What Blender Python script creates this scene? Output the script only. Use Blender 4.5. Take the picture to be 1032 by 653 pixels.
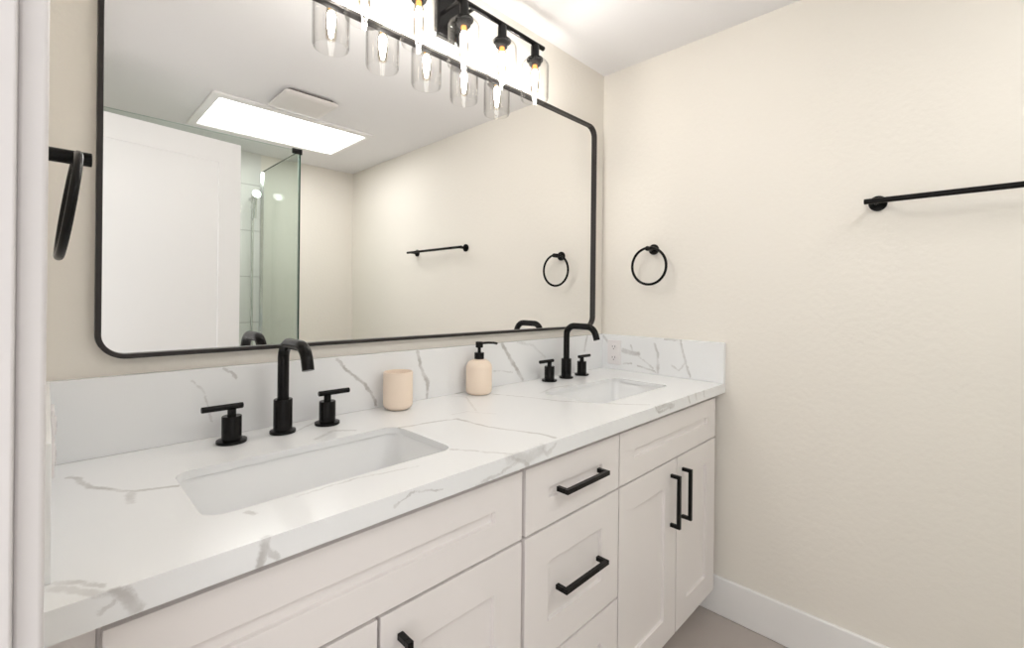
import bpy, bmesh, math, random
from mathutils import Vector, Matrix

# ------------------------------------------------------------------ clear
for o in list(bpy.data.objects):
    bpy.data.objects.remove(o, do_unlink=True)
SC = bpy.context.scene
COL = SC.collection
PI = math.pi

# ------------------------------------------------------------------ camera, world, exposure
cam_d = bpy.data.cameras.new('camera')
cam = bpy.data.objects.new('camera', cam_d)
COL.objects.link(cam)
_R = Matrix(((0.702416, -0.007204, -0.711730),
             (-0.711692, 0.007299, -0.702453),
             (0.010255, 0.999947, 0.0)))
cam.matrix_world = Matrix.Translation((-1.8545, -1.2189, 1.2230)) @ _R.to_4x4()
cam_d.sensor_fit = 'HORIZONTAL'
cam_d.sensor_width = 36.0
cam_d.lens = 462.52 / 1032.0 * 36.0
cam_d.shift_y = -26.5 / 1032.0
cam_d.clip_start = 0.02
SC.camera = cam

W = bpy.data.worlds.new('world')
SC.world = W
W.use_nodes = True
W.node_tree.nodes['Background'].inputs['Color'].default_value = (1.0, 0.98, 0.96, 1)
WORLD_STRENGTH = 1.5
W.node_tree.nodes['Background'].inputs['Strength'].default_value = WORLD_STRENGTH
SKYLIGHT_STRENGTH = 8.3      # daylight coming through the ceiling panel
BULB_STRENGTH = 198.0         # glowing filaments of the vanity light
SC.view_settings.view_transform = 'Standard'
SC.view_settings.look = 'None'
SC.view_settings.gamma = 1.0
SC.view_settings.use_curve_mapping = False
SC.view_settings.exposure = 0.17

# ------------------------------------------------------------------ dimensions
H = 2.28            # ceiling
WL = -1.872         # left wall face
WB = 0.011          # mirror wall face
WF = -2.5624        # far wall face (seen in the mirror)
ZC = 0.900          # counter top
YC = -0.5598        # counter front
YD = -0.535         # cabinet fronts
ZS = 1.057          # splash top

# ------------------------------------------------------------------ materials
def mat(name, color, rough=0.5, metal=0.0, spec=0.5, bump=None, var=None, coat=0.0):
    m = bpy.data.materials.new(name)
    m.use_nodes = True
    nt = m.node_tree
    b = nt.nodes['Principled BSDF']
    b.inputs['Base Color'].default_value = (*color, 1)
    b.inputs['Roughness'].default_value = rough
    b.inputs['Metallic'].default_value = metal
    b.inputs['Specular IOR Level'].default_value = spec
    b.inputs['Coat Weight'].default_value = coat
    if bump or var:
        tc = nt.nodes.new('ShaderNodeTexCoord')
    if bump:
        scale, strength, dist = bump
        n = nt.nodes.new('ShaderNodeTexNoise')
        n.inputs['Scale'].default_value = scale
        n.inputs['Detail'].default_value = 3
        bp = nt.nodes.new('ShaderNodeBump')
        bp.inputs['Strength'].default_value = strength
        bp.inputs['Distance'].default_value = dist
        nt.links.new(tc.outputs['Object'], n.inputs['Vector'])
        nt.links.new(n.outputs['Fac'], bp.inputs['Height'])
        nt.links.new(bp.outputs['Normal'], b.inputs['Normal'])
    if var:
        scale, c2 = var
        n = nt.nodes.new('ShaderNodeTexNoise')
        n.inputs['Scale'].default_value = scale
        n.inputs['Detail'].default_value = 4
        mx = nt.nodes.new('ShaderNodeMix')
        mx.data_type = 'RGBA'
        mx.inputs['A'].default_value = (*color, 1)
        mx.inputs['B'].default_value = (*c2, 1)
        nt.links.new(tc.outputs['Object'], n.inputs['Vector'])
        nt.links.new(n.outputs['Fac'], mx.inputs['Factor'])
        nt.links.new(mx.outputs['Result'], b.inputs['Base Color'])
    return m

def emis(name, color, strength):
    m = bpy.data.materials.new(name)
    m.use_nodes = True
    nt = m.node_tree
    nt.nodes.clear()
    e = nt.nodes.new('ShaderNodeEmission')
    e.inputs['Color'].default_value = (*color, 1)
    e.inputs['Strength'].default_value = strength
    o = nt.nodes.new('ShaderNodeOutputMaterial')
    nt.links.new(e.outputs[0], o.inputs[0])
    return m

def thin_glass(name, tint, edge_tint=None, refl=1.0, rough=0.0):
    """thin-walled clear glass: transparent film with a fresnel sheen"""
    m = bpy.data.materials.new(name)
    m.use_nodes = True
    nt = m.node_tree
    nt.nodes.clear()
    t = nt.nodes.new('ShaderNodeBsdfTransparent')
    fa = nt.nodes.new('ShaderNodeLayerWeight'); fa.inputs['Blend'].default_value = 0.5
    fp = nt.nodes.new('ShaderNodeMath'); fp.operation = 'POWER'; fp.inputs[1].default_value = 5.0
    tm = nt.nodes.new('ShaderNodeMix'); tm.data_type = 'RGBA'     # a longer way through the glass at the rim
    tm.inputs['A'].default_value = (*tint, 1); tm.inputs['B'].default_value = (*(edge_tint or tint), 1)
    nt.links.new(fa.outputs['Facing'], fp.inputs[0]); nt.links.new(fp.outputs[0], tm.inputs['Factor'])
    nt.links.new(tm.outputs['Result'], t.inputs['Color'])
    g = nt.nodes.new('ShaderNodeBsdfGlossy')
    g.inputs['Roughness'].default_value = rough
    lw = nt.nodes.new('ShaderNodeLayerWeight')
    lw.inputs['Blend'].default_value = 0.5
    pw = nt.nodes.new('ShaderNodeMath'); pw.operation = 'POWER'
    pw.inputs[1].default_value = 4.0
    nt.links.new(lw.outputs['Facing'], pw.inputs[0])
    mu = nt.nodes.new('ShaderNodeMath'); mu.operation = 'MULTIPLY_ADD'
    mu.inputs[1].default_value = 0.8 * refl
    mu.inputs[2].default_value = 0.035 * refl
    mx = nt.nodes.new('ShaderNodeMixShader')
    o = nt.nodes.new('ShaderNodeOutputMaterial')
    nt.links.new(pw.outputs[0], mu.inputs[0])
    nt.links.new(mu.outputs[0], mx.inputs[0])
    nt.links.new(t.outputs[0], mx.inputs[1])
    nt.links.new(g.outputs[0], mx.inputs[2])
    nt.links.new(mx.outputs[0], o.inputs[0])
    return m

def seg_group():
    """distance from a point to a line segment -> vein mask"""
    g = bpy.data.node_groups.new('vein_segment', 'ShaderNodeTree')
    I = g.interface
    for n, t in (('P', 'NodeSocketVector'), ('A', 'NodeSocketVector'), ('BA', 'NodeSocketVector'),
                 ('Inv', 'NodeSocketFloat'), ('W', 'NodeSocketFloat'), ('S', 'NodeSocketFloat'), ('Prev', 'NodeSocketFloat')):
        I.new_socket(n, in_out='INPUT', socket_type=t)
    I.new_socket('Mask', in_out='OUTPUT', socket_type='NodeSocketFloat')
    I.new_socket('Pout', in_out='OUTPUT', socket_type='NodeSocketVector')
    N, L = g.nodes, g.links
    gi = N.new('NodeGroupInput'); go = N.new('NodeGroupOutput')
    def vm(op, a, b=None):
        n = N.new('ShaderNodeVectorMath'); n.operation = op
        L.new(a, n.inputs[0])
        if b is not None:
            L.new(b, n.inputs['Scale' if op == 'SCALE' else 1])
        return n
    pa = vm('SUBTRACT', gi.outputs['P'], gi.outputs['A']).outputs[0]
    d = vm('DOT_PRODUCT', pa, gi.outputs['BA']).outputs['Value']
    h = N.new('ShaderNodeMath'); h.operation = 'MULTIPLY'; h.use_clamp = True
    L.new(d, h.inputs[0]); L.new(gi.outputs['Inv'], h.inputs[1])
    sc = vm('SCALE', gi.outputs['BA'], h.outputs[0]).outputs[0]
    df = vm('SUBTRACT', pa, sc).outputs[0]
    ln = N.new('ShaderNodeVectorMath'); ln.operation = 'LENGTH'
    L.new(df, ln.inputs[0])
    mr = N.new('ShaderNodeMapRange'); mr.interpolation_type = 'SMOOTHSTEP'
    L.new(ln.outputs['Value'], mr.inputs['Value'])
    hf = N.new('ShaderNodeMath'); hf.operation = 'MULTIPLY'; hf.inputs[1].default_value = 0.3
    L.new(gi.outputs['W'], hf.inputs[0]); L.new(hf.outputs[0], mr.inputs['From Min'])
    L.new(gi.outputs['W'], mr.inputs['From Max'])
    L.new(gi.outputs['S'], mr.inputs['To Min'])
    mr.inputs['To Max'].default_value = 0.0
    mx = N.new('ShaderNodeMath'); mx.operation = 'MAXIMUM'
    L.new(mr.outputs[0], mx.inputs[0]); L.new(gi.outputs['Prev'], mx.inputs[1])
    L.new(mx.outputs[0], go.inputs[0])
    # hand the position on through the result, so that the chain is worked off in order
    tiny = N.new('ShaderNodeMath'); tiny.operation = 'MULTIPLY'; tiny.inputs[1].default_value = 1e-7
    L.new(mx.outputs[0], tiny.inputs[0])
    ad = N.new('ShaderNodeVectorMath'); ad.operation = 'ADD'
    L.new(gi.outputs['P'], ad.inputs[0]); L.new(tiny.outputs[0], ad.inputs[1])
    L.new(ad.outputs[0], go.inputs[1])
    return g

SEG = seg_group()

def quartz(name, veins):
    m = bpy.data.materials.new(name)
    m.use_nodes = True
    nt = m.node_tree; N, L = nt.nodes, nt.links
    b = N['Principled BSDF']
    b.inputs['Roughness'].default_value = 0.22
    b.inputs['Specular IOR Level'].default_value = 0.45
    geo = N.new('ShaderNodeNewGeometry')
    n1 = N.new('ShaderNodeTexNoise'); n1.inputs['Scale'].default_value = 38; n1.inputs['Detail'].default_value = 4
    L.new(geo.outputs['Position'], n1.inputs['Vector'])
    s = N.new('ShaderNodeVectorMath'); s.operation = 'SUBTRACT'
    s.inputs[1].default_value = (0.5, 0.5, 0.5); n1.inputs['Roughness'].default_value = 0.68
    L.new(n1.outputs['Color'], s.inputs[0])
    k = N.new('ShaderNodeVectorMath'); k.operation = 'SCALE'; k.inputs['Scale'].default_value = 0.020
    L.new(s.outputs[0], k.inputs[0])
    a = N.new('ShaderNodeVectorMath'); a.operation = 'ADD'
    L.new(geo.outputs['Position'], a.inputs[0]); L.new(k.outputs[0], a.inputs[1])
    prev = None
    for w, st, pts in veins:
        for p, q in zip(pts[:-1], pts[1:]):
            g = N.new('ShaderNodeGroup'); g.node_tree = SEG
            ba = Vector(q) - Vector(p)
            L.new(prev.outputs['Pout'] if prev else a.outputs[0], g.inputs['P'])
            g.inputs['A'].default_value = p
            g.inputs['BA'].default_value = ba
            g.inputs['Inv'].default_value = 1.0 / max(ba.length_squared, 1e-9)
            g.inputs['W'].default_value = w * 1.45
            g.inputs['S'].default_value = min(1.0, st * 1.3)
            g.inputs['Prev'].default_value = 0.0
            if prev:
                L.new(prev.outputs[0], g.inputs['Prev'])
            prev = g
    n2 = N.new('ShaderNodeTexNoise'); n2.inputs['Scale'].default_value = 25; n2.inputs['Detail'].default_value = 5
    L.new(geo.outputs['Position'], n2.inputs['Vector'])
    r2 = N.new('ShaderNodeMapRange')
    r2.inputs['From Min'].default_value = 0.35; r2.inputs['From Max'].default_value = 0.6
    r2.inputs['To Min'].default_value = 0.45; r2.inputs['To Max'].default_value = 1.0
    L.new(n2.outputs['Fac'], r2.inputs['Value'])
    mu = N.new('ShaderNodeMath'); mu.operation = 'MULTIPLY'
    L.new(prev.outputs[0], mu.inputs[0]); L.new(r2.outputs[0], mu.inputs[1])
    # faint cloudiness in the white ground
    n3 = N.new('ShaderNodeTexNoise'); n3.inputs['Scale'].default_value = 5; n3.inputs['Detail'].default_value = 3
    L.new(geo.outputs['Position'], n3.inputs['Vector'])
    c0 = N.new('ShaderNodeMix'); c0.data_type = 'RGBA'
    c0.inputs['A'].default_value = (*QUARTZ_A, 1); c0.inputs['B'].default_value = (*QUARTZ_B, 1)
    L.new(n3.outputs['Fac'], c0.inputs['Factor'])
    c1 = N.new('ShaderNodeMix'); c1.data_type = 'RGBA'
    c1.inputs['B'].default_value = (0.42, 0.40, 0.385, 1)
    L.new(c0.outputs['Result'], c1.inputs['A']); L.new(mu.outputs[0], c1.inputs['Factor'])
    L.new(c1.outputs['Result'], b.inputs['Base Color'])
    return m

QUARTZ_A = (0.86, 0.868, 0.875)
QUARTZ_B = (0.89, 0.897, 0.905)
M = {}
M['wall'] = mat('cream_wall_paint', (0.865, 0.825, 0.762), 0.85, spec=0.15, bump=(55, 0.22, 0.004))
M['ceiling'] = mat('ceiling_paint', (0.885, 0.875, 0.885), 0.7, spec=0.2, bump=(90, 0.15, 0.003))
M['trim'] = mat('white_trim_paint', (0.92, 0.91, 0.905), 0.35)
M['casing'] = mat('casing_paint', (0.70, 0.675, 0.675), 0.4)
M['floor'] = mat('grey_floor', (0.45, 0.40, 0.37), 0.45, var=(3, (0.50, 0.45, 0.42)))
M['cabinet'] = mat('warm_white_cabinet_paint', (0.87, 0.83, 0.815), 0.38)
M['carcass'] = mat('cabinet_side_paint', (0.66, 0.60, 0.57), 0.5)
M['black'] = mat('matte_black_metal', (0.004, 0.0037, 0.0036), 0.24, metal=0.0, spec=0.2)
M['bronze'] = mat('dark_frame_metal', (0.030, 0.026, 0.025), 0.33, metal=0.4)
M['porcelain'] = mat('white_porcelain', (0.94, 0.945, 0.95), 0.08, coat=0.5)
M['ceramic'] = mat('cream_ceramic', (0.93, 0.78, 0.645), 0.5, var=(14, (0.91, 0.765, 0.63)))
M['plastic'] = mat('white_plastic', (0.82, 0.79, 0.79), 0.35)
M['slot'] = mat('outlet_slot', (0.12, 0.10, 0.10), 0.6)
M['chrome'] = mat('chrome', (0.75, 0.76, 0.76), 0.12, metal=1.0)
M['door'] = mat('white_door_paint', (0.93, 0.935, 0.94), 0.35)
M['fan'] = mat('fan_cover_plastic', (0.78, 0.75, 0.73), 0.45)
M['diffuser'] = emis('daylit_diffuser', (1.0, 0.985, 0.965), SKYLIGHT_STRENGTH)
M['filament'] = emis('glowing_filament', (0.965, 0.975, 1.0), BULB_STRENGTH)
M['amber'] = emis('warm_filament_post', (1.0, 0.42, 0.12), 2.0)
M['shade'] = thin_glass('clear_shade_glass', (0.992, 0.99, 0.985), (0.30, 0.28, 0.26), refl=0.6)
M['bulbglass'] = thin_glass('bulb_glass', (0.99, 0.95, 0.88), refl=0.7)
M['screen'] = thin_glass('green_tinted_glass', (0.925, 0.955, 0.935), refl=0.45)
M['screen_top'] = mat('pale_glass_edge', (0.50, 0.58, 0.55), 0.2)
M['screen_edge'] = mat('dark_green_glass_edge', (0.02, 0.06, 0.045), 0.1)
mm = bpy.data.materials.new('mirror_silver'); mm.use_nodes = True
_b = mm.node_tree.nodes['Principled BSDF']
_b.inputs['Metallic'].default_value = 1; _b.inputs['Roughness'].default_value = 0.0
_b.inputs['Base Color'].default_value = (0.93, 0.93, 0.925, 1)
M['mirror'] = mm

def tile_mat():
    m = bpy.data.materials.new('shower_tile'); m.use_nodes = True
    nt = m.node_tree; N, L = nt.nodes, nt.links
    b = N['Principled BSDF']; b.inputs['Roughness'].default_value = 0.55; b.inputs['Specular IOR Level'].default_value = 0.25
    tc = N.new('ShaderNodeTexCoord')
    mp = N.new('ShaderNodeMapping'); mp.inputs['Rotation'].default_value = (PI / 2, 0, 0)
    L.new(tc.outputs['Object'], mp.inputs['Vector'])
    br = N.new('ShaderNodeTexBrick')
    br.inputs['Color1'].default_value = (0.80, 0.79, 0.77, 1); br.inputs['Color2'].default_value = (0.77, 0.76, 0.74, 1)
    br.inputs['Mortar'].default_value = (0.55, 0.54, 0.52, 1)
    br.inputs['Scale'].default_value = 1.0; br.inputs['Mortar Size'].default_value = 0.004
    br.inputs['Brick Width'].default_value = 0.61; br.inputs['Row Height'].default_value = 0.34
    L.new(mp.outputs[0], br.inputs['Vector'])
    L.new(br.outputs['Color'], b.inputs['Base Color'])
    return m
M['tile'] = tile_mat()

# ------------------------------------------------------------------ mesh helpers
def add_box(bm, x0, x1, y0, y1, z0, z1):
    vs = [bm.verts.new((x, y, z)) for x in (x0, x1) for y in (y0, y1) for z in (z0, z1)]
    for f in ((0, 1, 3, 2), (4, 6, 7, 5), (0, 4, 5, 1), (2, 3, 7, 6), (0, 2, 6, 4), (1, 5, 7, 3)):
        bm.faces.new([vs[i] for i in f])

def add_lathe(bm, prof, seg=32, center=(0, 0, 0), axis='z', closed=False):
    """prof: list of (r, h); r == 0 makes a pole"""
    c = Vector(center); rings = []
    def P(r, a, h):
        u, v = r * math.cos(a), r * math.sin(a)
        if axis == 'z': return c + Vector((u, v, h))
        if axis == 'x': return c + Vector((h, u, v))
        return c + Vector((u, h, v))
    for r, h in prof:
        if r <= 1e-6:
            rings.append([bm.verts.new(P(0, 0, h))])
        else:
            rings.append([bm.verts.new(P(r, 2 * PI * i / seg, h)) for i in range(seg)])
    pairs = list(zip(rings[:-1], rings[1:]))
    if closed: pairs.append((rings[-1], rings[0]))
    for a, b in pairs:
        for i in range(seg):
            j = (i + 1) % seg
            if len(a) == 1 and len(b) == 1: continue
            if len(a) == 1: bm.faces.new((a[0], b[i], b[j]))
            elif len(b) == 1: bm.faces.new((a[i], a[j], b[0]))
            else: bm.faces.new((a[i], a[j], b[j], b[i]))

def cyl_prof(r, h0, h1, bev=0.001):
    return [(0, h0), (r - bev, h0), (r, h0 + bev), (r, h1 - bev), (r - bev, h1), (0, h1)]

def add_tube(bm, pts, r, seg=20, cap=True, closed=False):
    pts = [Vector(p) for p in pts]; n = len(pts); rings = []
    prev_n = None
    for i, p in enumerate(pts):
        if closed: t = pts[(i + 1) % n] - pts[i - 1]
        else: t = pts[min(i + 1, n - 1)] - pts[max(i - 1, 0)]
        t.normalize()
        if prev_n is None:
            ref = Vector((0, 0, 1)) if abs(t.z) < 0.9 else Vector((1, 0, 0))
            nn = (ref - t * ref.dot(t)).normalized()
        else:
            nn = (prev_n - t * prev_n.dot(t)).normalized()
        prev_n = nn; bb = t.cross(nn)
        rings.append([bm.verts.new(p + (nn * math.cos(2 * PI * k / seg) + bb * math.sin(2 * PI * k / seg)) * r) for k in range(seg)])
    m = n if closed else n - 1
    for i in range(m):
        a, b = rings[i], rings[(i + 1) % n]
        for k in range(seg):
            j = (k + 1) % seg
            bm.faces.new((a[k], a[j], b[j], b[k]))
    if cap and not closed:
        bm.faces.new(rings[0][::-1]); bm.faces.new(rings[-1])

def fillet(pts, radii, n=10):
    """polyline with rounded corners"""
    pts = [Vector(p) for p in pts]; out = [pts[0]]
    for i in range(1, len(pts) - 1):
        p, a, b = pts[i], (pts[i - 1] - pts[i]).normalized(), (pts[i + 1] - pts[i]).normalized()
        ang = a.angle(b); r = radii[i - 1]
        d = r / math.tan(ang / 2)
        c = p + (a + b).normalized() * (r / math.sin(ang / 2))
        s, e = p + a * d - c, p + b * d - c
        tot = s.angle(e); ax = s.cross(e).normalized()
        for k in range(n + 1):
            out.append(c + Matrix.Rotation(tot * k / n, 3, ax) @ s)
    out.append(pts[-1])
    return out

def rrect(x0, x1, y0, y1, r, n=8):
    out = []
    for cx, cy, a0 in ((x1 - r, y1 - r, 0), (x0 + r, y1 - r, PI / 2), (x0 + r, y0 + r, PI), (x1 - r, y0 + r, 1.5 * PI)):
        for k in range(n + 1):
            a = a0 + PI / 2 * k / n
            out.append((cx + r * math.cos(a), cy + r * math.sin(a)))
    return out

def link_loops(bm, loops, close=True):
    """loops: lists of equal-length coordinate lists, bridged in turn"""
    vl = [[bm.verts.new(p) for p in L] for L in loops]
    n = len(vl[0])
    for a, b in zip(vl[:-1], vl[1:]):
        for i in range(n):
            j = (i + 1) % n
            bm.faces.new((a[i], a[j], b[j], b[i]))
    return vl

def finish(o, smooth=True, bevel=0.0, seg=2, angle=35):
    me = o.data
    if not smooth:
        for p in me.polygons: p.use_smooth = False
    if smooth:
        for p in me.polygons: p.use_smooth = True
        try: me.set_sharp_from_angle(angle=math.radians(angle))
        except Exception: pass
    if bevel:
        md = o.modifiers.new('bevel', 'BEVEL'); md.width = bevel; md.segments = seg
        md.limit_method = 'ANGLE'; md.angle_limit = math.radians(40); md.harden_normals = False
    return o

def obj(name, bm, m, parent=None, bevel=0.0, smooth=True, seg=2, loc=None, label=None):
    bmesh.ops.recalc_face_normals(bm, faces=bm.faces[:])
    me = bpy.data.meshes.new(name); bm.to_mesh(me); bm.free()
    for x in (m if isinstance(m, (list, tuple)) else [m]): me.materials.append(x)
    o = bpy.data.objects.new(name, me); COL.objects.link(o)
    if parent is not None: o.parent = parent
    if loc is not None: o.location = loc
    if label: o['label'] = label
    return finish(o, smooth, bevel, seg)

def box_obj(name, b, m, parent=None, bevel=0.0, **k):
    bm = bmesh.new(); add_box(bm, *b)
    return obj(name, bm, m, parent, bevel, **k)

def thing(name, label, cat, loc=(0, 0, 0), rotz=0.0, group=None):
    o = bpy.data.objects.new(name, None); COL.objects.link(o)
    o.empty_display_size = 0.05
    o.location = loc; o.rotation_euler = (0, 0, rotz)
    o['label'] = label; o['category'] = cat
    if group: o['group'] = group
    return o

def struct(o, label=None, cat=None):
    o['kind'] = 'structure'
    if label: o['label'] = label
    if cat: o['category'] = cat
    return o

def kids(o): return [c for c in bpy.data.objects if c.parent == o]
def dup(root, loc, label, rotz=None):
    """copy of a thing with copies of its parts and their sub-parts"""
    r = root.copy(); COL.objects.link(r); r.location = loc; r['label'] = label
    if rotz is not None: r.rotation_euler = (0, 0, rotz)
    for ch in kids(root):
        c = ch.copy(); COL.objects.link(c); c.parent = r
        for g in kids(ch):
            d = g.copy(); COL.objects.link(d); d.parent = c
    return r

def prism_curve(name, loops, z0, z1):
    """flat plate with holes -> mesh (outer loop first)"""
    cu = bpy.data.curves.new(name, 'CURVE'); cu.dimensions = '2D'; cu.fill_mode = 'BOTH'
    cu.extrude = (z1 - z0) / 2
    for L in loops:
        s = cu.splines.new('POLY'); s.points.add(len(L) - 1); s.use_cyclic_u = True
        for p, q in zip(s.points, L): p.co = (q[0], q[1], 0, 1)
    t = bpy.data.objects.new(name + '_tmp', cu); COL.objects.link(t)
    dg = bpy.context.evaluated_depsgraph_get()
    me = bpy.data.meshes.new_from_object(t.evaluated_get(dg))
    bpy.data.objects.remove(t, do_unlink=True); bpy.data.curves.remove(cu)
    me.transform(Matrix.Translation((0, 0, (z0 + z1) / 2)))
    bm = bmesh.new(); bm.from_mesh(me); bpy.data.meshes.remove(me)
    bmesh.ops.remove_doubles(bm, verts=bm.verts[:], dist=1e-5)
    return bm

# vein paths of the stone: (half width, strength, points on the slab faces)
VEINS = [
 (0.0035, 0.45, [(-1.5673, -0.009, 1.0543), (-1.5429, -0.009, 1.031)]),
 (0.0025, 0.3, [(-1.628, -0.009, 1.0321), (-1.6074, -0.009, 1.0119), (-1.6015, -0.009, 0.9799), (-1.5897, -0.009, 0.9376)]),
 (0.0045, 0.6, [(-1.2992, -0.009, 1.0523), (-1.2738, -0.009, 1.0162), (-1.2336, -0.009, 0.9868), (-1.1982, -0.009, 0.9463), (-1.1819, -0.009, 0.9087)]),
 (0.0055, 0.6, [(-1.0435, -0.009, 1.0512), (-1.032, -0.009, 1.0068), (-1.0167, -0.009, 0.9738), (-1.0029, -0.009, 0.9505), (-1.0066, -0.009, 0.9091)]),
 (0.008, 0.6, [(-0.6755, -0.009, 1.048), (-0.6219, -0.009, 0.9784), (-0.5659, -0.009, 0.9101)]),
 (0.005, 0.25, [(-0.5956, -0.009, 1.0533), (-0.5091, -0.009, 1.0362), (-0.4332, -0.009, 0.9829)]),
 (0.007, 0.4, [(-0.1424, -0.009, 1.0565), (-0.164, -0.009, 0.991)]),
 (0.003, 0.25, [(-0.7217, -0.009, 0.9591), (-0.6192, -0.009, 0.9426)]),
 (0.006, 0.5, [(-0.02, -0.0153, 1.046), (-0.02, -0.0454, 1.0134)]),
 (0.01, 0.55, [(-0.02, -0.1188, 0.9899), (-0.02, -0.1541, 0.982), (-0.02, -0.1934, 0.9812)]),
 (0.004, 0.45, [(-0.02, -0.1195, 0.9316), (-0.02, -0.1621, 0.934)]),
 (0.004, 0.35, [(-0.02, -0.1572, 1.0155), (-0.02, -0.1689, 0.9877), (-0.02, -0.2443, 0.9407), (-0.02, -0.2649, 0.9237)]),
 (0.006, 0.45, [(-0.02, -0.272, 1.0302), (-0.02, -0.2865, 0.992), (-0.02, -0.2874, 0.9132)]),
 (0.004, 0.45, [(-0.02, -0.1926, 0.9263), (-0.02, -0.237, 0.9205), (-0.02, -0.2765, 0.9119)]),
 (0.005, 0.5, [(-0.02, -0.3177, 1.0535), (-0.02, -0.3868, 1.0584), (-0.02, -0.4044, 0.9785), (-0.02, -0.4274, 0.9124)]),
 (0.004, 0.35, [(-0.02, -0.3487, 0.9463), (-0.02, -0.3818, 0.9312), (-0.02, -0.4075, 0.9626)]),
 (0.006, 0.5, [(-1.8332, 0.1083, 0.9), (-1.8239, 0.0662, 0.9), (-1.8054, 0.0566, 0.9), (-1.7848, 0.0127, 0.9), (-1.794, 0.0625, 0.9), (-1.8032, 0.0546, 0.9)]),
 (0.005, 0.5, [(-1.8238, -0.104, 0.9), (-1.8139, -0.1245, 0.9), (-1.8017, -0.1877, 0.9), (-1.7701, -0.2307, 0.9), (-1.7511, -0.2544, 0.9), (-1.7002, -0.276, 0.9)]),
 (0.006, 0.4, [(-1.7573, -0.2537, 0.9), (-1.7596, -0.3019, 0.9)]),
 (0.004, 0.35, [(-1.847, -0.4989, 0.9), (-1.8268, -0.5173, 0.9), (-1.8085, -0.5426, 0.9)]),
 (0.005, 0.3, [(-1.8471, -0.5097, 0.9), (-1.8313, -0.5324, 0.9), (-1.8149, -0.5554, 0.9)]),
 (0.0065, 0.5, [(-1.8015, -0.5598, 0.9007), (-1.7949, -0.5598, 0.894), (-1.7819, -0.5598, 0.8704)]),
 (0.003, 0.35, [(-1.8008, -0.5598, 0.8873), (-1.8087, -0.5598, 0.8842), (-1.8127, -0.5598, 0.8797)]),
 (0.005, 0.25, [(-1.8104, -0.5598, 0.9), (-1.8031, -0.5598, 0.8978)]),
 (0.006, 0.55, [(-1.6477, -0.5598, 0.8983), (-1.6512, -0.5598, 0.8833), (-1.6547, -0.5598, 0.8676)]),
 (0.005, 0.45, [(-1.6464, -0.5598, 0.8814), (-1.6338, -0.5598, 0.8685)]),
 (0.002, 0.4, [(-1.4554, -0.5598, 0.8807), (-1.4177, -0.5598, 0.894), (-1.3555, -0.5598, 0.8803)]),
 (0.012, 0.3, [(-1.1877, -0.5598, 0.8966), (-1.1337, -0.5598, 0.8815), (-1.0855, -0.5598, 0.8895)]),
 (0.005, 0.5, [(-1.1878, -0.5598, 0.8986), (-1.1335, -0.5598, 0.8688)]),
 (0.004, 0.4, [(-1.1701, -0.5598, 0.8821), (-1.2128, -0.5598, 0.8728), (-1.2782, -0.5598, 0.8636)]),
 (0.005, 0.4, [(-1.0855, -0.5598, 0.8917), (-1.0684, -0.5598, 0.8745), (-1.0408, -0.5598, 0.8928)]),
 (0.004, 0.45, [(-1.2509, -0.4427, 0.9), (-1.2129, -0.4997, 0.9), (-1.1771, -0.5567, 0.9)]),
 (0.005, 0.45, [(-1.244, -0.2285, 0.9), (-1.1477, -0.2445, 0.9), (-1.0865, -0.2619, 0.9), (-1.0795, -0.3715, 0.9), (-1.0259, -0.5082, 0.9), (-1.0253, -0.5459, 0.9)]),
 (0.004, 0.4, [(-0.8051, -0.0944, 0.9), (-0.7557, -0.2026, 0.9), (-0.7221, -0.3119, 0.9), (-0.6597, -0.4068, 0.9), (-0.6079, -0.4801, 0.9), (-0.5609, -0.5343, 0.9)]),
 (0.003, 0.2, [(-1.0726, -0.2184, 0.9), (-1.0176, -0.2202, 0.9), (-0.9757, -0.2942, 0.9)]),
 (0.006, 0.35, [(-1.4288, -0.1838, 0.9), (-1.3702, -0.1442, 0.9), (-1.3327, -0.175, 0.9)]),
 (0.004, 0.3, [(-1.4442, -0.0964, 0.9), (-1.3613, -0.0309, 0.9), (-1.3245, -0.0655, 0.9)]),
 (0.006, 0.3, [(-0.6725, -0.1944, 0.9), (-0.5784, -0.1644, 0.9), (-0.4797, -0.1783, 0.9)]),
 (0.004, 0.2, [(-0.9504, 0.0179, 0.9), (-0.8979, -0.0716, 0.9), (-0.994, -0.2314, 0.9)]),
 (0.008, 0.35, [(-0.5597, -0.5598, 0.8922), (-0.5083, -0.5598, 0.8929), (-0.4468, -0.5598, 0.8831)]),
 (0.004, 0.5, [(-0.5661, -0.5598, 0.8992), (-0.5469, -0.5598, 0.881), (-0.4676, -0.5598, 0.8801)]),
 (0.004, 0.55, [(-0.338, -0.5598, 0.9043), (-0.328, -0.5598, 0.874)]),
 (0.006, 0.3, [(-0.2805, -0.5598, 0.9008), (-0.2717, -0.5598, 0.879)]),
 (0.004, 0.55, [(-0.213, -0.5598, 0.9034), (-0.2037, -0.5598, 0.8794)]),
 (0.006, 0.35, [(-1.643, -0.4609, 0.9), (-1.6387, -0.4738, 0.9)]),
 (0.003, 0.25, [(-1.5687, -0.4567, 0.9), (-1.4659, -0.4543, 0.9), (-1.3577, -0.4784, 0.9)]),
]

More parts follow.
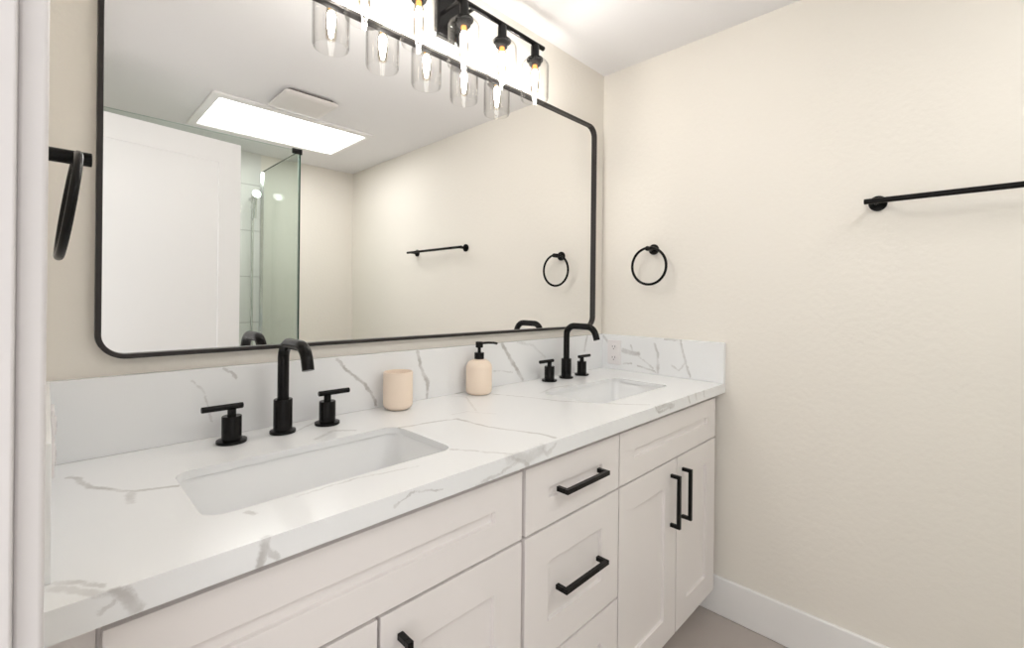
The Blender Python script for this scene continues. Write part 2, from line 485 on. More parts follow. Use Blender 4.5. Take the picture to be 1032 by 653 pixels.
# ================================================================== the room
T = 0.12
DJ0, DJ1 = -0.705, -1.475          # doorway in the left wall
DZ = 2.045
struct(box_obj('floor', (WL - T - 0.6, T, WF - T, WB + T, -0.08, 0.0), M['floor'], smooth=False))
struct(box_obj('ceiling', (WL - T, T, WF - T, WB + T, H, H + 0.1), M['ceiling'], smooth=False))
struct(box_obj('wall_back', (WL - T, T, WB, WB + T, 0, H), M['wall'], smooth=False))
struct(box_obj('wall_right', (0, T, WF, WB, 0, H), M['wall'], smooth=False))
struct(box_obj('wall_far', (WL - T, T, WF - T, WF, 0, H), M['wall'], smooth=False))
bm = bmesh.new()
add_box(bm, WL - T, WL, DJ0, WB, 0, H)
add_box(bm, WL - T, WL, WF, DJ1, 0, H)
add_box(bm, WL - T, WL, DJ1, DJ0, DZ, H)
struct(obj('wall_left', bm, M['wall'], smooth=False))

# baseboards
def baseboard(name, pts_box):
    return struct(box_obj(name, pts_box, M['trim'], bevel=0.004))
baseboard('baseboard_right', (-0.015, 0, WF, WB, 0, 0.1457))
baseboard('baseboard_far', (-0.70, -0.0152, WF, WF + 0.015, 0, 0.1457))
# door casing round the doorway: lining inside the wall and a flat casing on the room side
bm = bmesh.new()
JT = 0.018
add_box(bm, WL - T - 0.001, WL + 0.001, DJ0 - JT, DJ0, 0, DZ)
add_box(bm, WL - T - 0.001, WL + 0.001, DJ1, DJ1 + JT, 0, DZ)
add_box(bm, WL - T - 0.001, WL + 0.001, DJ1, DJ0, DZ - JT, DZ)
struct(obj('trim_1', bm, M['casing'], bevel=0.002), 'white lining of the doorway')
bm = bmesh.new()
CT = 0.0175
CW = 0.060
add_box(bm, WL, WL + CT, DJ0 - 0.010, DJ0 - 0.010 + CW, 0, DZ + CW - 0.01)
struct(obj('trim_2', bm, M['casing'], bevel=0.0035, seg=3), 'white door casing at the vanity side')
bm = bmesh.new()
add_box(bm, WL, WL + CT, DJ1 - CW + 0.010, DJ1 + 0.008, 0, DZ + CW - 0.01)
add_box(bm, WL, WL + CT, DJ1 + 0.010, DJ0 - 0.012, DZ - 0.008, DZ + CW - 0.01)
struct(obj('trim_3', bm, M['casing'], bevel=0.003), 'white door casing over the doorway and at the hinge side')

# ================================================================== bathroom door, seen open in the mirror
DW, DH, DT = 0.752, 2.03, 0.035
door_ang = math.atan2(-0.079, 0.567)
bm = bmesh.new()
# local: x along the leaf from the hinge, y = +side faces the vanity
add_box(bm, 0, DW, -DT, 0, 0.008, DH)
bmesh.ops.recalc_face_normals(bm, faces=bm.faces[:])
def shaker_cut(bm, ysign, y, rects, depth, slope=0.0):
    """inset rectangular panels in the big face at the given y"""
    f = [f for f in bm.faces if abs(f.calc_center_median().y - y) < 1e-6 and abs(f.normal.y) > .9][0]
    xs = [v.co.x for v in f.verts]; zs = [v.co.z for v in f.verts]
    X0, X1, Z0, Z1 = min(xs), max(xs), min(zs), max(zs)
    cor = {}
    for v in f.verts: cor[(v.co.x > (X0 + X1) / 2, v.co.z > (Z0 + Z1) / 2)] = v
    bmesh.ops.delete(bm, geom=[f], context='FACES_ONLY')
    rects = sorted(rects, key=lambda r: r[2])
    # the frame face is divided in horizontal bands so any stack of panels works
    x0, x1 = rects[0][0], rects[0][1]
    lev = [Z0] + [z for r in rects for z in r[2:4]] + [Z1]
    def V(x, z, yy=y):
        if yy == y and x in (X0, X1) and z in (Z0, Z1): return cor[(x == X1, z == Z1)]
        return bm.verts.new((x, yy, z))
    grid = [[V(x, z) for x in (X0, x0, x1, X1)] for z in lev]
    for i in range(len(lev) - 1):
        for k in range(3):
            if k == 1 and i % 2 == 1: continue
            bm.faces.new((grid[i][k], grid[i][k + 1], grid[i + 1][k + 1], grid[i + 1][k]))
    yy = y - ysign * depth
    for i in range(1, len(lev) - 1, 2):
        o = [grid[i][1], grid[i][2], grid[i + 1][2], grid[i + 1][1]]
        s = slope
        inn = [bm.verts.new((v.co.x + (s if n in (0, 3) else -s), yy, v.co.z + (s if n in (0, 1) else -s))) for n, v in enumerate(o)]
        for a in range(4):
            b = (a + 1) % 4
            bm.faces.new((o[a], o[b], inn[b], inn[a]))
        bm.faces.new(inn)
for s, y in ((1, 0), (-1, -DT)):
    shaker_cut(bm, s, y, [(0.105, DW - 0.105, 0.22, DH - 0.112)], 0.006, 0.001)
door = obj('door_1', bm, M['door'], smooth=False)
door.location = (WL + 0.004, DJ1 + 0.006, 0); door.rotation_euler = (0, 0, door_ang)
struct(door, 'white one-panel bathroom door standing open')

# ================================================================== vanity cabinets
def handle_mesh(length, vertical):
    """square bar pull: local origin on the front face, standing off towards -y"""
    bm = bmesh.new(); h = length / 2; b = 0.0055; so = 0.034
    def B(a0, a1, y0, y1, c0, c1):
        if vertical: add_box(bm, c0, c1, y0, y1, a0, a1)
        else: add_box(bm, a0, a1, y0, y1, c0, c1)
    B(-h, h, -so, -so + 2 * b, -b, b)
    B(-h, -h + 2 * b, -so + 2 * b, 0, -b, b)
    B(h - 2 * b, h, -so + 2 * b, 0, -b, b)
    return bm

def front(name, root, x0, x1, z0, z1, rail, stile, handle=None, y=YD):
    """shaker front: frame with a sunk centre panel"""
    bm = bmesh.new()
    add_box(bm, x0, x1, y, y + 0.019, z0, z1)
    bmesh.ops.recalc_face_normals(bm, faces=bm.faces[:])
    shaker_cut(bm, -1, y, [(x0 + stile, x1 - stile, z0 + rail, z1 - rail)], 0.009, 0.0004)
    o = obj(name, bm, M['cabinet'], root, bevel=0.0009, smooth=False)
    if handle:
        hx, hz, L, vert = handle
        hb = handle_mesh(L, vert)
        hb.transform(Matrix.Translation((hx, y, hz)))
        obj('handle', hb, M['black'], o, bevel=0.0008, smooth=False, label='black square bar pull')
    return o

def carcass(root, x0, x1, left_filler=None):
    """open-topped box with a face frame and a recessed toe kick"""
    bm = bmesh.new()
    y0, y1, z0, z1 = YD + 0.0195, WB - 0.002, 0.1, ZC - 0.0362
    t = 0.016
    add_box(bm, x0, x0 + t, y0, y1, z0, z1)
    add_box(bm, x1 - t, x1, y0, y1, z0, z1)
    add_box(bm, x0 + t, x1 - t, y0, y1, z0, z0 + t)
    add_box(bm, x0 + t, x1 - t, y1 - t, y1, z0 + t, z1)
    add_box(bm, x0 + t, x1 - t, y0, y0 + t, z1 - 0.035, z1)          # top rail of the face frame
    add_box(bm, x0 + t, x1 - t, y0, y0 + t, 0.675, 0.705)
    b = obj('body', bm, M['cabinet'], root, smooth=False)
    box_obj('toe_kick', (x0, x1, YD + 0.085, YD + 0.10, 0.0, 0.1), M['cabinet'], root)
    if left_filler:
        box_obj('filler_strip', (left_filler, x0 - 0.0005, y0 - 0.004, y0 + 0.012, 0.1, z1), M['cabinet'], root, bevel=0.001)
    return b

TOPB, TOPT = 0.697, 0.8445
LOWB, LOWT = 0.105, 0.691
ST = 0.081
# left sink cabinet
cb = thing('vanity_cabinet', 'white shaker cabinet with a long false front under the near sink', 'cabinet', (-1.466, -0.26, 0))
def off(o, root):      # parts were modelled in room coordinates
    for c in kids(o):
        c.data.transform(Matrix.Translation(-Vector(root)))
        for g in kids(c): g.data.transform(Matrix.Translation(-Vector(root)))
carcass(cb, -1.812, -1.120, left_filler=WL + 0.0003)
front('false_front', cb, -1.808, -1.124, TOPB, TOPT, 0.062, ST)
front('door', cb, -1.808, -1.4690, LOWB, LOWT, 0.08, ST, (-1.506, 0.563, 0.172, True))
front('door', cb, -1.4630, -1.124, LOWB, LOWT, 0.08, ST, (-1.426, 0.563, 0.172, True))
off(cb, cb.location)
# drawer cabinet
cb = thing('drawer_cabinet', 'white three-drawer cabinet between the two sink cabinets', 'cabinet', (-0.921, -0.26, 0))
carcass(cb, -1.1165, -0.7285)
front('drawer', cb, -1.112, -0.731, TOPB, TOPT, 0.062, ST, (-0.9165, 0.7725, 0.178, False))
front('drawer', cb, -1.112, -0.731, 0.393, LOWT, 0.08, ST, (-0.9165, 0.541, 0.178, False))
front('drawer', cb, -1.112, -0.731, LOWB, 0.387, 0.08, ST, (-0.9165, 0.246, 0.178, False))
off(cb, cb.location)
# right sink cabinet
cb = thing('vanity_cabinet', 'white shaker cabinet with two tall black-handled doors under the far sink', 'cabinet', (-0.38, -0.26, 0))
carcass(cb, -0.728, -0.034)
front('false_front', cb, -0.7255, -0.037, TOPB, TOPT, 0.062, ST)
front('door', cb, -0.7255, -0.3690, LOWB, LOWT, 0.08, ST, (-0.4085, 0.563, 0.172, True))
front('door', cb, -0.3630, -0.037, LOWB, LOWT, 0.08, ST, (-0.3230, 0.563, 0.172, True))
off(cb, cb.location)

# ================================================================== countertop with splashes
VB = [v for v in VEINS if abs(v[2][0][1] + .009) < 1e-4]
VS = [v for v in VEINS if abs(v[2][0][0] + .02) < 1e-4]
VT = [v for v in VEINS if v not in VB and v not in VS]
qt, qb, qs = quartz('veined_quartz', VT), quartz('veined_quartz_backsplash', VB), quartz('veined_quartz_sidesplash', VS)
SINKS = [(-1.694, -1.240, -0.4435, -0.209), (-0.668, -0.214, -0.432, -0.197)]
ct = thing('countertop', 'long white quartz countertop with grey veins and two sink cutouts', 'countertop', (WL / 2, -0.27, ZC - 0.036))
loops = [[(WL + 0.0004, YC), (-0.0004, YC), (-0.0004, WB - 0.0004), (WL + 0.0004, WB - 0.0004)]]
for s in SINKS: loops.append(rrect(*s, 0.030)[::-1])
bm = prism_curve('slab', loops, ZC - 0.036, ZC)
# the stone itself is 18 mm; only the front edge is built up
sl = obj('slab', bm, qt, None, smooth=False)
pb = bmesh.new(); add_box(pb, WL + 0.02, -0.02, YC + 0.045, WB + 0.05, ZC - 0.06, ZC - 0.015)
pk = obj('pocket', pb, qt, None, smooth=False)
md = sl.modifiers.new('b', 'BOOLEAN'); md.operation = 'DIFFERENCE'; md.object = pk; md.solver = 'EXACT'
_me = bpy.data.meshes.new_from_object(sl.evaluated_get(bpy.context.evaluated_depsgraph_get()))
bpy.data.objects.remove(sl, do_unlink=True); bpy.data.objects.remove(pk, do_unlink=True)
bm = bmesh.new(); bm.from_mesh(_me); bpy.data.meshes.remove(_me)
obj('slab', bm, qt, ct, smooth=False)
box_obj('backsplash', (WL + 0.0004, -0.0004, -0.009, WB - 0.0004, ZC + 0.0002, ZS), qb, ct, bevel=0.0012, smooth=False)
box_obj('side_splash', (-0.020, -0.0004, YC, -0.0092, ZC + 0.0002, ZS), qs, ct, bevel=0.0012, smooth=False)
box_obj('side_splash', (WL + 0.0004, WL + 0.0225, YC + 0.06, -0.0092, ZC + 0.0002, ZS), qb, ct, bevel=0.0012, smooth=False)
for c in kids(ct): c.data.transform(Matrix.Translation(-ct.location))

# ================================================================== undermount sinks
def make_sink(s, label):
    x0, x1, y0, y1 = s
    cx, cy = (x0 + x1) / 2, (y0 + y1) / 2
    zt = ZC - 0.0153
    root = thing('sink', label, 'sink', (cx, cy, zt - 0.145), group=None)
    hx, hy = (x1 - x0) / 2 + 0.005, (y1 - y0) / 2 + 0.005
    bm = bmesh.new()
    def L(ex, r, z): return [(x, y, z) for x, y in rrect(-hx - ex, hx + ex, -hy - ex, hy + ex, r)]
    z = 0.145
    loops = [L(0.018, 0.045, z - 0.010), L(0.018, 0.045, z), L(0.0, 0.036, z), L(-0.001, 0.034, z - 0.003), L(-0.008, 0.036, 0.045),
             L(-0.016, 0.040, 0.022), L(-0.032, 0.045, 0.010), L(-0.060, 0.045, 0.007)]
    vl = link_loops(bm, loops)
    bm.faces.new(vl[-1])
    out = link_loops(bm, [L(0.010, 0.045, z - 0.010), L(0.002, 0.045, 0.02), L(-0.02, 0.05, 0.0)])
    bm.faces.new(out[-1])
    n = len(out[0])
    for i in range(n):
        j = (i + 1) % n
        bm.faces.new((vl[0][i], vl[0][j], out[0][j], out[0][i]))
    obj('bowl', bm, M['porcelain'], root)
    bm = bmesh.new()
    add_lathe(bm, [(0, 0.0075), (0.022, 0.0075), (0.024, 0.010), (0.018, 0.0115), (0.016, 0.0095), (0, 0.0095)], 24)
    obj('drain', bm, M['black'], root, label='black drain')
    return root
make_sink(SINKS[0], 'white rectangular undermount sink nearest the doorway')
make_sink(SINKS[1], 'white rectangular undermount sink at the far end by the right wall')

# ================================================================== faucets
def make_faucet(loc, label):
    r = thing('faucet', label, 'faucet', loc, group='black widespread faucets')
    bm = bmesh.new()
    add_lathe(bm, [(0, 0.0003), (0.028, 0.0003), (0.0285, 0.002), (0.028, 0.0065), (0.022, 0.008), (0.0205, 0.009), (0.0205, 0.078),
                   (0.0195, 0.0795), (0.0135, 0.0795)], 36)
    obj('spout_base', bm, M['black'], r)
    bm = bmesh.new()
    path = fillet([(0, 0, 0.070), (0, 0, 0.2125), (0, -0.131, 0.2125), (0, -0.146, 0.163)], [0.038, 0.042], 14)
    add_tube(bm, path, 0.0125, 24)
    obj('spout', bm, M['black'], r)
    for s in (-1, 1):
        bm = bmesh.new(); c = (s * 0.106, 0, 0)
        add_lathe(bm, [(0, 0.0003), (0.0295, 0.0003), (0.030, 0.002), (0.0295, 0.0065), (0.022, 0.008), (0.0195, 0.009), (0.0195, 0.057),
                       (0.0185, 0.0585), (0.0085, 0.0588), (0.0085, 0.0735)], 32, c)
        h = obj('handle', bm, M['black'], r)
        bm = bmesh.new()
        add_lathe(bm, cyl_prof(0.0065, -0.022, 0.057, 0.001), 18, (s * 0.106, 0, 0.0785), 'x') if s > 0 else \
            add_lathe(bm, cyl_prof(0.0065, -0.057, 0.022, 0.001), 18, (s * 0.106, 0, 0.0785), 'x')
        obj('lever', bm, M['black'], h)
    return r
f1 = make_faucet((-1.462, -0.077, ZC), 'black gooseneck faucet with two lever handles behind the near sink')
dup(f1, (-0.373, -0.070, ZC), 'black gooseneck faucet with two lever handles behind the far sink, next to the outlet')

# ================================================================== mirror
MX0, MX1, MZ0, MZ1 = -1.7885, -0.0865, 1.0915, 2.0115
mr = thing('mirror', 'large wall mirror with a thin black rounded frame above the counter', 'mirror', ((MX0 + MX1) / 2, WB, MZ0))
def RR(ex, y, r):
    return [(x - mr.location.x, y - WB, z - MZ0) for x, z in rrect(MX0 - ex, MX1 + ex, MZ0 - ex, MZ1 + ex, r, 14)]
bm = bmesh.new()
vl = link_loops(bm, [RR(0, WB - 0.0005, .050), RR(0, -0.0115, .050), RR(-0.001, -0.0125, .049), RR(-0.0085, -0.0125, .0415),
                     RR(-0.0095, -0.0115, .0405), RR(-0.0095, WB - 0.0005, .0405)])
n = len(vl[0])
for i in range(n):
    j = (i + 1) % n
    bm.faces.new((vl[-1][i], vl[-1][j], vl[0][j], vl[0][i]))
obj('frame', bm, M['bronze'], mr)
bm = bmesh.new()
vl = link_loops(bm, [RR(-0.0092, WB - 0.001, .0408), RR(-0.0092, 0.0, .0408)])
bm.faces.new(vl[0]); bm.faces.new(vl[1])
obj('mirror_glass', bm, M['mirror'], mr, smooth=False, label='clear mirror glass')

# ================================================================== vanity light
LZ, LY = 2.146, -0.100
LX = [-1.279, -1.113, -0.947, -0.781, -0.615]
vl_ = thing('vanity_light', 'black five-light vanity bar with clear glass shades above the mirror', 'wall light', (-0.93, WB, LZ))
ox, oy, oz = vl_.location
bm = bmesh.new(); add_box(bm, -0.053, 0.053, -0.026, -0.0003, -0.080, 0.062)
obj('backplate', bm, M['black'], vl_, bevel=0.006, seg=3)
for s in (-0.028, 0.028):
    bm = bmesh.new()
    add_tube(bm, [(s, -0.0255, 0), (s, LY - WB, 0)], 0.006, 14)
    obj('arm', bm, M['black'], vl_)
bm = bmesh.new()
add_lathe(bm, cyl_prof(0.0085, LX[0] - 0.048 - ox, LX[-1] + 0.048 - ox, 0.002), 20, (0, LY - oy, 0), 'x')
obj('bar', bm, M['black'], vl_)
first = None
for x in LX:
    c = (x - ox, LY - oy, 0)
    if first is None:
        bm = bmesh.new()
        add_lathe(bm, [(0, -0.004), (0.014, -0.006), (0.0155, -0.010), (0.0155, -0.048), (0.012, -0.050), (0.012, -0.053),
                       (0.0290, -0.054), (0.0300, -0.055), (0.0300, -0.0605), (0.0290, -0.0615), (0.0225, -0.0618), (0.0215, -0.076), (0.0195, -0.078), (0, -0.078)], 32)
        so = obj('socket', bm, M['black'], vl_, loc=c)
        bm = bmesh.new()   # open-bottomed clear shade with rounded shoulders
        prof = [(0.020, -0.0625), (0.030, -0.0625)]
        R, r = 0.051, 0.022
        for k in range(9):
            a = PI / 2 - PI / 2 * k / 8
            prof.append((R - r + r * math.cos(a), -0.0625 - r + r * math.sin(a)))
        prof += [(R, -0.10), (R, -0.15), (R - 0.0005, -0.195), (R - 0.003, -0.203), (R - 0.0055, -0.2035), (R - 0.0045, -0.195), (R - 0.003, -0.15), (R - 0.003, -0.10)]
        for k in range(9):
            a = PI / 2 * k / 8
            prof.append((R - r + (r - .003) * math.cos(a), -0.0625 - r + (r - .003) * math.sin(a)))
        prof += [(0.020, -0.0655)]
        add_lathe(bm, prof, 40, closed=True)
        sh = obj('shade', bm, M['shade'], so, label='clear glass shade')
        bm = bmesh.new()
        add_lathe(bm, [(0.010, -0.0785), (0.013, -0.088), (0.0150, -0.105), (0.0155, -0.130), (0.0155, -0.165), (0.013, -0.176), (0.006, -0.181), (0, -0.182)], 24)
        bu = obj('bulb', bm, M['bulbglass'], so, label='clear tubular bulb')
        bm = bmesh.new()
        for k in range(4):
            a = k * PI / 2 + 0.4
            add_tube(bm, [(0.004 * math.cos(a), 0.004 * math.sin(a), -0.096), (0.0095 * math.cos(a), 0.0095 * math.sin(a), -0.108),
                          (0.0065 * math.cos(a), 0.0065 * math.sin(a), -0.145), (0.002 * math.cos(a), 0.002 * math.sin(a), -0.170)], 0.0026, 8)
        obj('filament', bm, M['filament'], so, label='glowing white filament')
        bm = bmesh.new()
        add_lathe(bm, [(0, -0.0783), (0.008, -0.0783), (0.0085, -0.086), (0.004, -0.094), (0, -0.0955)], 14)
        obj('bulb_stem', bm, M['amber'], so, label='amber glowing bulb stem')
        first = so
    else:
        s2 = first.copy(); COL.objects.link(s2); s2.location = c
        for g in kids(first):
            d = g.copy(); COL.objects.link(d); d.parent = s2

# ================================================================== towel rings and towel bar
def towel_ring(wall_x, y, z, sgn, label, tilt=0.0, yaw=0.0):
    r = thing('towel_ring', label, 'towel ring', (wall_x, y, z), group='black towel rings')
    bm = bmesh.new()
    add_lathe(bm, [(0, sgn * 0.0003), (0.0225, sgn * 0.0003), (0.023, sgn * 0.002), (0.023, sgn * 0.008), (0.0215, sgn * 0.010), (0, sgn * 0.010)], 30, axis='x')
    obj('rosette', bm, M['black'], r)
    bm = bmesh.new()
    add_lathe(bm, [(0, sgn * 0.0095), (0.0105, sgn * 0.0095), (0.0105, sgn * 0.064), (0.0095, sgn * 0.065), (0, sgn * 0.065)], 24, axis='x')
    obj('post', bm, M['black'], r)
    bm = bmesh.new(); R = 0.0785
    pts = []
    for k in range(72):
        a = 2 * PI * k / 72
        pts.append((0, R * math.sin(a), -R + R * math.cos(a)))
    add_tube(bm, pts, 0.0056, 14, closed=True)
    bm.transform(Matrix.Rotation(yaw, 4, 'Z') @ Matrix.Rotation(tilt, 4, 'Y'))
    bm.transform(Matrix.Translation((sgn * 0.0485, 0, 0.0045)))
    obj('ring', bm, M['black'], r)
    return r
towel_ring(0.0, -0.2557, 1.4383, -1, 'black round towel ring on the right wall beyond the mirror edge')
towel_ring(WL + 0.0, -0.2557, 1.4285, 1, 'black towel ring seen edge-on at the left of the mirror', tilt=math.radians(7), yaw=math.radians(1.8))

tb = thing('towel_bar', 'long black towel bar on the right wall at the upper right', 'towel bar', (0, -1.29, 1.5335))
for yy in (-1.0203, -1.5600):
    bm = bmesh.new()
    add_lathe(bm, [(0, -0.0003), (0.0235, -0.0003), (0.024, -0.002), (0.024, -0.008), (0.0225, -0.010), (0, -0.010)], 30, (0, yy + 1.29, 0), 'x')
    rs = obj('rosette', bm, M['black'], tb)
    bm = bmesh.new()
    add_lathe(bm, [(0.0085, -0.0095), (0.0085, -0.064)], 20, (0, yy + 1.29, 0), 'x')
    obj('post', bm, M['black'], rs)
bm = bmesh.new()
add_lathe(bm, cyl_prof(0.0085, -1.597 + 1.29, -0.992 + 1.29, 0.001), 24, (-0.062, 0, 0), 'y')
obj('bar', bm, M['black'], tb)

# ================================================================== wall outlets on the side splashes
def outlet(face_x, sgn, y, z, label):
    r = thing('wall_outlet', label, 'outlet', (face_x, y, z))
    bm = bmesh.new(); x = sgn
    add_box(bm, min(x * 0.0003, x * 0.0055), max(x * 0.0003, x * 0.0055), -0.0345, 0.0345, -0.0555, 0.0555)
    obj('cover_plate', bm, M['plastic'], r, bevel=0.002)
    for s in (1, -1):
        bm = bmesh.new()
        L = rrect(-0.0165, 0.0165, s * 0.0245 - 0.0145, s * 0.0245 + 0.0145, 0.009, 5)
        vl = link_loops(bm, [[(x * 0.0052, a, b) for a, b in L], [(x * 0.0078, a, b) for a, b in L]])
        bm.faces.new(vl[0]); bm.faces.new(vl[1])
        rc = obj('receptacle', bm, M['plastic'], r, bevel=0.0006)
        bm = bmesh.new(); zz = s * 0.0245
        x0, x1 = sorted((x * 0.0070, x * 0.0081))
        add_box(bm, x0, x1, -0.0078, -0.0052, zz - 0.003, zz + 0.007)
        add_box(bm, x0, x1, 0.0052, 0.0078, zz - 0.002, zz + 0.006)
        add_lathe(bm, cyl_prof(0.0027, x0, x1, 0.0002), 12, (0, 0, zz - 0.0085), 'x')
        obj('slots', bm, M['slot'], rc, label='dark outlet slots')
    bm = bmesh.new()
    add_lathe(bm, cyl_prof(0.003, *sorted((x * 0.005, x * 0.0068)), 0.0004), 12, (0, 0, 0), 'x')
    obj('screw', bm, M['plastic'], r)
    return r
outlet(-0.020, -1, -0.074, 0.978, 'white duplex outlet on the right side splash behind the far faucet')
outlet(WL + 0.0225, 1, -0.120, 0.974, 'white outlet seen edge-on at the left end of the counter')

# ================================================================== tumbler and soap dispenser
bm = bmesh.new()
R = 0.0415
prof = [(0, 0.0005), (R - 0.018, 0.0005)]
for k in range(1, 8):
    a = -PI / 2 + PI / 2 * k / 7
    prof.append((R - 0.018 + 0.018 * math.cos(a), 0.0185 + 0.018 * math.sin(a)))
prof += [(R, 0.06), (R, 0.106), (R - 0.0015, 0.108), (R - 0.004, 0.108), (R - 0.0055, 0.105), (R - 0.006, 0.03), (R - 0.015, 0.012), (0, 0.010)]
add_lathe(bm, prof, 44)
o = obj('tumbler', bm, M['ceramic']); o.location = (-1.143, -0.060, ZC)
o['label'] = 'cream ceramic tumbler on the counter beside the near faucet'; o['category'] = 'cup'

sd = thing('soap_dispenser', 'cream ceramic soap bottle with a black pump on the counter', 'soap dispenser', (-0.834, -0.060, ZC))
bm = bmesh.new(); R = 0.0435
prof = [(0, 0.0005), (R - 0.014, 0.0005)]
for k in range(1, 7):
    a = -PI / 2 + PI / 2 * k / 6
    prof.append((R - 0.014 + 0.014 * math.cos(a), 0.0145 + 0.014 * math.sin(a)))
for k in range(0, 9):
    a = PI / 2 * k / 8
    prof.append((R - 0.027 + 0.027 * math.cos(a), 0.088 + 0.027 * math.sin(a)))
prof += [(0.0145, 0.1155), (0.014, 0.1185), (0, 0.1185)]
add_lathe(bm, prof, 44)
obj('bottle', bm, M['ceramic'], sd)
bm = bmesh.new()
add_lathe(bm, [(0, 0.117), (0.0158, 0.117), (0.0163, 0.118), (0.0163, 0.137), (0.0150, 0.1385), (0.0055, 0.1385), (0.0055, 0.158), (0, 0.158)], 28)
obj('collar', bm, M['black'], sd, label='black pump collar')
bm = bmesh.new()
add_lathe(bm, cyl_prof(0.0125, 0.1545, 0.1745, 0.0015), 24)
add_tube(bm, [(0.008, -0.001, 0.1690), (0.035, -0.004, 0.1690), (0.060, -0.006, 0.1670), (0.074, -0.008, 0.1640)], 0.0042, 12)
obj('pump_head', bm, M['black'], sd, label='black pump head with spout')

# ================================================================== ceiling: skylight and fan (seen in the mirror)
sk = thing('skylight', 'long bright white skylight panel in the ceiling, seen in the mirror', 'skylight', (-0.81, -1.865, H))
ox, oy = -0.81, -1.865
bm = bmesh.new()
X0, X1, Y0, Y1 = -1.262 - ox, -0.358 - ox, -2.18 - oy, -1.548 - oy
IX0, IX1, IY0, IY1 = -1.216 - ox, -0.389 - ox, -2.131 - oy, -1.608 - oy
L = lambda a, b, c, d, z: [(a, c, z), (b, c, z), (b, d, z), (a, d, z)]
vl = link_loops(bm, [L(X0, X1, Y0, Y1, -0.0003), L(X0, X1, Y0, Y1, -0.009), L(X0 + .006, X1 - .006, Y0 + .006, Y1 - .006, -0.012),
                     L(IX0 - .006, IX1 + .006, IY0 - .006, IY1 + .006, -0.012), L(IX0, IX1, IY0, IY1, -0.006), L(IX0, IX1, IY0, IY1, -0.0003)])
for i in range(4):
    j = (i + 1) % 4
    bm.faces.new((vl[-1][i], vl[-1][j], vl[0][j], vl[0][i]))
obj('frame', bm, M['trim'], sk, smooth=False)
box_obj('diffuser', (IX0 + .0003, IX1 - .0003, IY0 + .0003, IY1 - .0003, -0.005, -0.0006), M['diffuser'], sk, smooth=False, label='glowing white diffuser')

fan = thing('exhaust_fan', 'white square exhaust fan cover on the ceiling beside the skylight, seen in the mirror', 'fan', (-0.881, -1.350, H))
bm = bmesh.new()
def FL(h, z, r): return [(x, y, z) for x, y in rrect(-h, h, -h, h, r, 6)]
vl = link_loops(bm, [FL(0.118, -0.0003, 0.02), FL(0.118, -0.014, 0.02)])
bm.faces.new(vl[0]); bm.faces.new(vl[1])
obj('housing', bm, M['slot'], fan, label='dark gap round the fan cover')
bm = bmesh.new()
vl = link_loops(bm, [FL(0.132, -0.0135, 0.022), FL(0.138, -0.016, 0.024), FL(0.138, -0.022, 0.024), FL(0.130, -0.029, 0.022), FL(0.10, -0.033, 0.02), FL(0.04, -0.035, 0.015)])
bm.faces.new(vl[0]); bm.faces.new(vl[-1])
obj('cover', bm, M['fan'], fan)

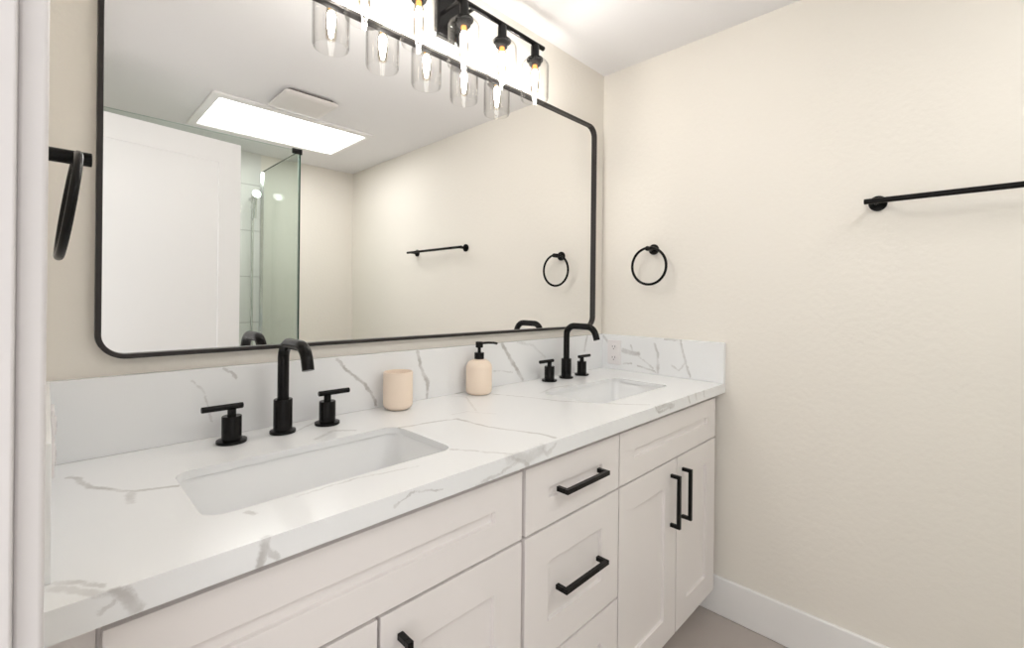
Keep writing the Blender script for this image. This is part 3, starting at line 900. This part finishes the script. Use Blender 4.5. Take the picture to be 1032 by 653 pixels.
# ================================================================== shower (seen in the mirror)
SX, SY, SZ = -0.728, -1.810, 2.145
struct(box_obj('wall_shower', (WL + 0.0005, SX - 0.004, WF + 0.0002, WF + 0.010, 0.0, H - 0.0005), M['tile'], smooth=False), 'tiled back wall of the shower')
curb = box_obj('trim_4', (WL + 0.0005, SX + 0.05, SY - 0.05, SY + 0.05, 0.0003, 0.10), M['tile'], bevel=0.004)
struct(curb, 'tiled curb of the shower')
curb2 = box_obj('trim_5', (SX - 0.05, SX + 0.05, WF + 0.0105, SY - 0.0503, 0.0003, 0.10), M['tile'], bevel=0.004)
struct(curb2, 'tiled curb under the shower return panel')
def glass_panel(name, label, b, edge_axis, cat='glass panel'):
    em = M['screen_edge'] if edge_axis == 'y' else M['screen_top']
    x0, x1, y0, y1, z0, z1 = b
    c = ((x0 + x1) / 2, (y0 + y1) / 2, z0)
    r = thing(name, label, cat, c)
    e = 0.0008
    bm = bmesh.new()
    if edge_axis == 'y':   # panel runs along y
        add_box(bm, x0 - c[0], x1 - c[0], y0 - c[1] + e, y1 - c[1] - e, 0, z1 - z0 - e)
    else:
        add_box(bm, x0 - c[0] + e, x1 - c[0] - e, y0 - c[1], y1 - c[1], 0, z1 - z0 - e)
    obj('pane', bm, M['screen'], r, smooth=False)
    bm = bmesh.new()
    if edge_axis == 'y':
        add_box(bm, x0 - c[0], x1 - c[0], y1 - c[1] - e, y1 - c[1], 0, z1 - z0)
        add_box(bm, x0 - c[0], x1 - c[0], y0 - c[1], y1 - c[1] - e, z1 - z0 - e, z1 - z0)
    else:
        add_box(bm, x1 - c[0] - e, x1 - c[0], y0 - c[1], y1 - c[1], 0, z1 - z0)
        add_box(bm, x0 - c[0], x1 - c[0] - e, y0 - c[1], y1 - c[1], z1 - z0 - e, z1 - z0)
    obj('polished_edge', bm, em, r, smooth=False, label='polished glass edge')
    return r
rp = glass_panel('shower_glass', 'green-tinted glass side panel of the shower, seen in the mirror right of the open door',
                 (SX - 0.005, SX + 0.005, WF + 0.0108, SY + 0.005, 0.1003, SZ), 'y')
fp = glass_panel('shower_glass', 'clear glass shower front mostly hidden behind the open door in the mirror',
                 (WL + 0.012, SX - 0.0065, SY - 0.005, SY + 0.005, 0.1003, SZ), 'x')
bm = bmesh.new()
add_box(bm, -0.050, 0.011, 0.0072, 0.018, SZ - 0.1003 - 0.026, SZ - 0.1003 + 0.008)
o = obj('clamp', bm, M['black'], rp, bevel=0.002, label='black corner clamp')
o.location = (0, (SY - 0.002) - rp.location.y, 0)
bm = bmesh.new()
add_box(bm, -0.011, 0.011, WF + 0.0105 - rp.location.y, WF + 0.028 - rp.location.y, 0.002, SZ - 0.1003)
obj('wall_channel', bm, M['chrome'], rp, label='chrome wall channel')

sb = thing('shower_slide_bar', 'chrome hand shower on a slide bar behind the shower glass, seen in the mirror', 'shower', (-0.803, WF + 0.010, 1.0))
bm = bmesh.new()
add_lathe(bm, cyl_prof(0.010, -0.20, 0.98, 0.002), 18, (0, 0.055, 0))
for z in (-0.15, 0.93):
    add_tube(bm, [(0, 0.0003, z), (0, 0.055, z)], 0.012, 16)
obj('bar', bm, M['chrome'], sb)
bm = bmesh.new()
add_tube(bm, [(0, 0.055, 0.86), (0, 0.10, 0.89)], 0.015, 16)
add_tube(bm, [(0, 0.10, 0.78), (0, 0.105, 0.86), (0, 0.125, 0.93)], 0.013, 16)
hb = bmesh.new()
add_lathe(hb, [(0, 0), (0.014, 0.002), (0.030, 0.010), (0.032, 0.016), (0.029, 0.019), (0, 0.019)], 28)
hb.transform(Matrix.Translation((0, 0.13, 0.945)) @ Matrix.Rotation(math.radians(-75), 4, 'X'))
tmp = bpy.data.meshes.new('t'); hb.to_mesh(tmp); hb.free(); bm.from_mesh(tmp); bpy.data.meshes.remove(tmp)
obj('hand_shower', bm, M['chrome'], sb)
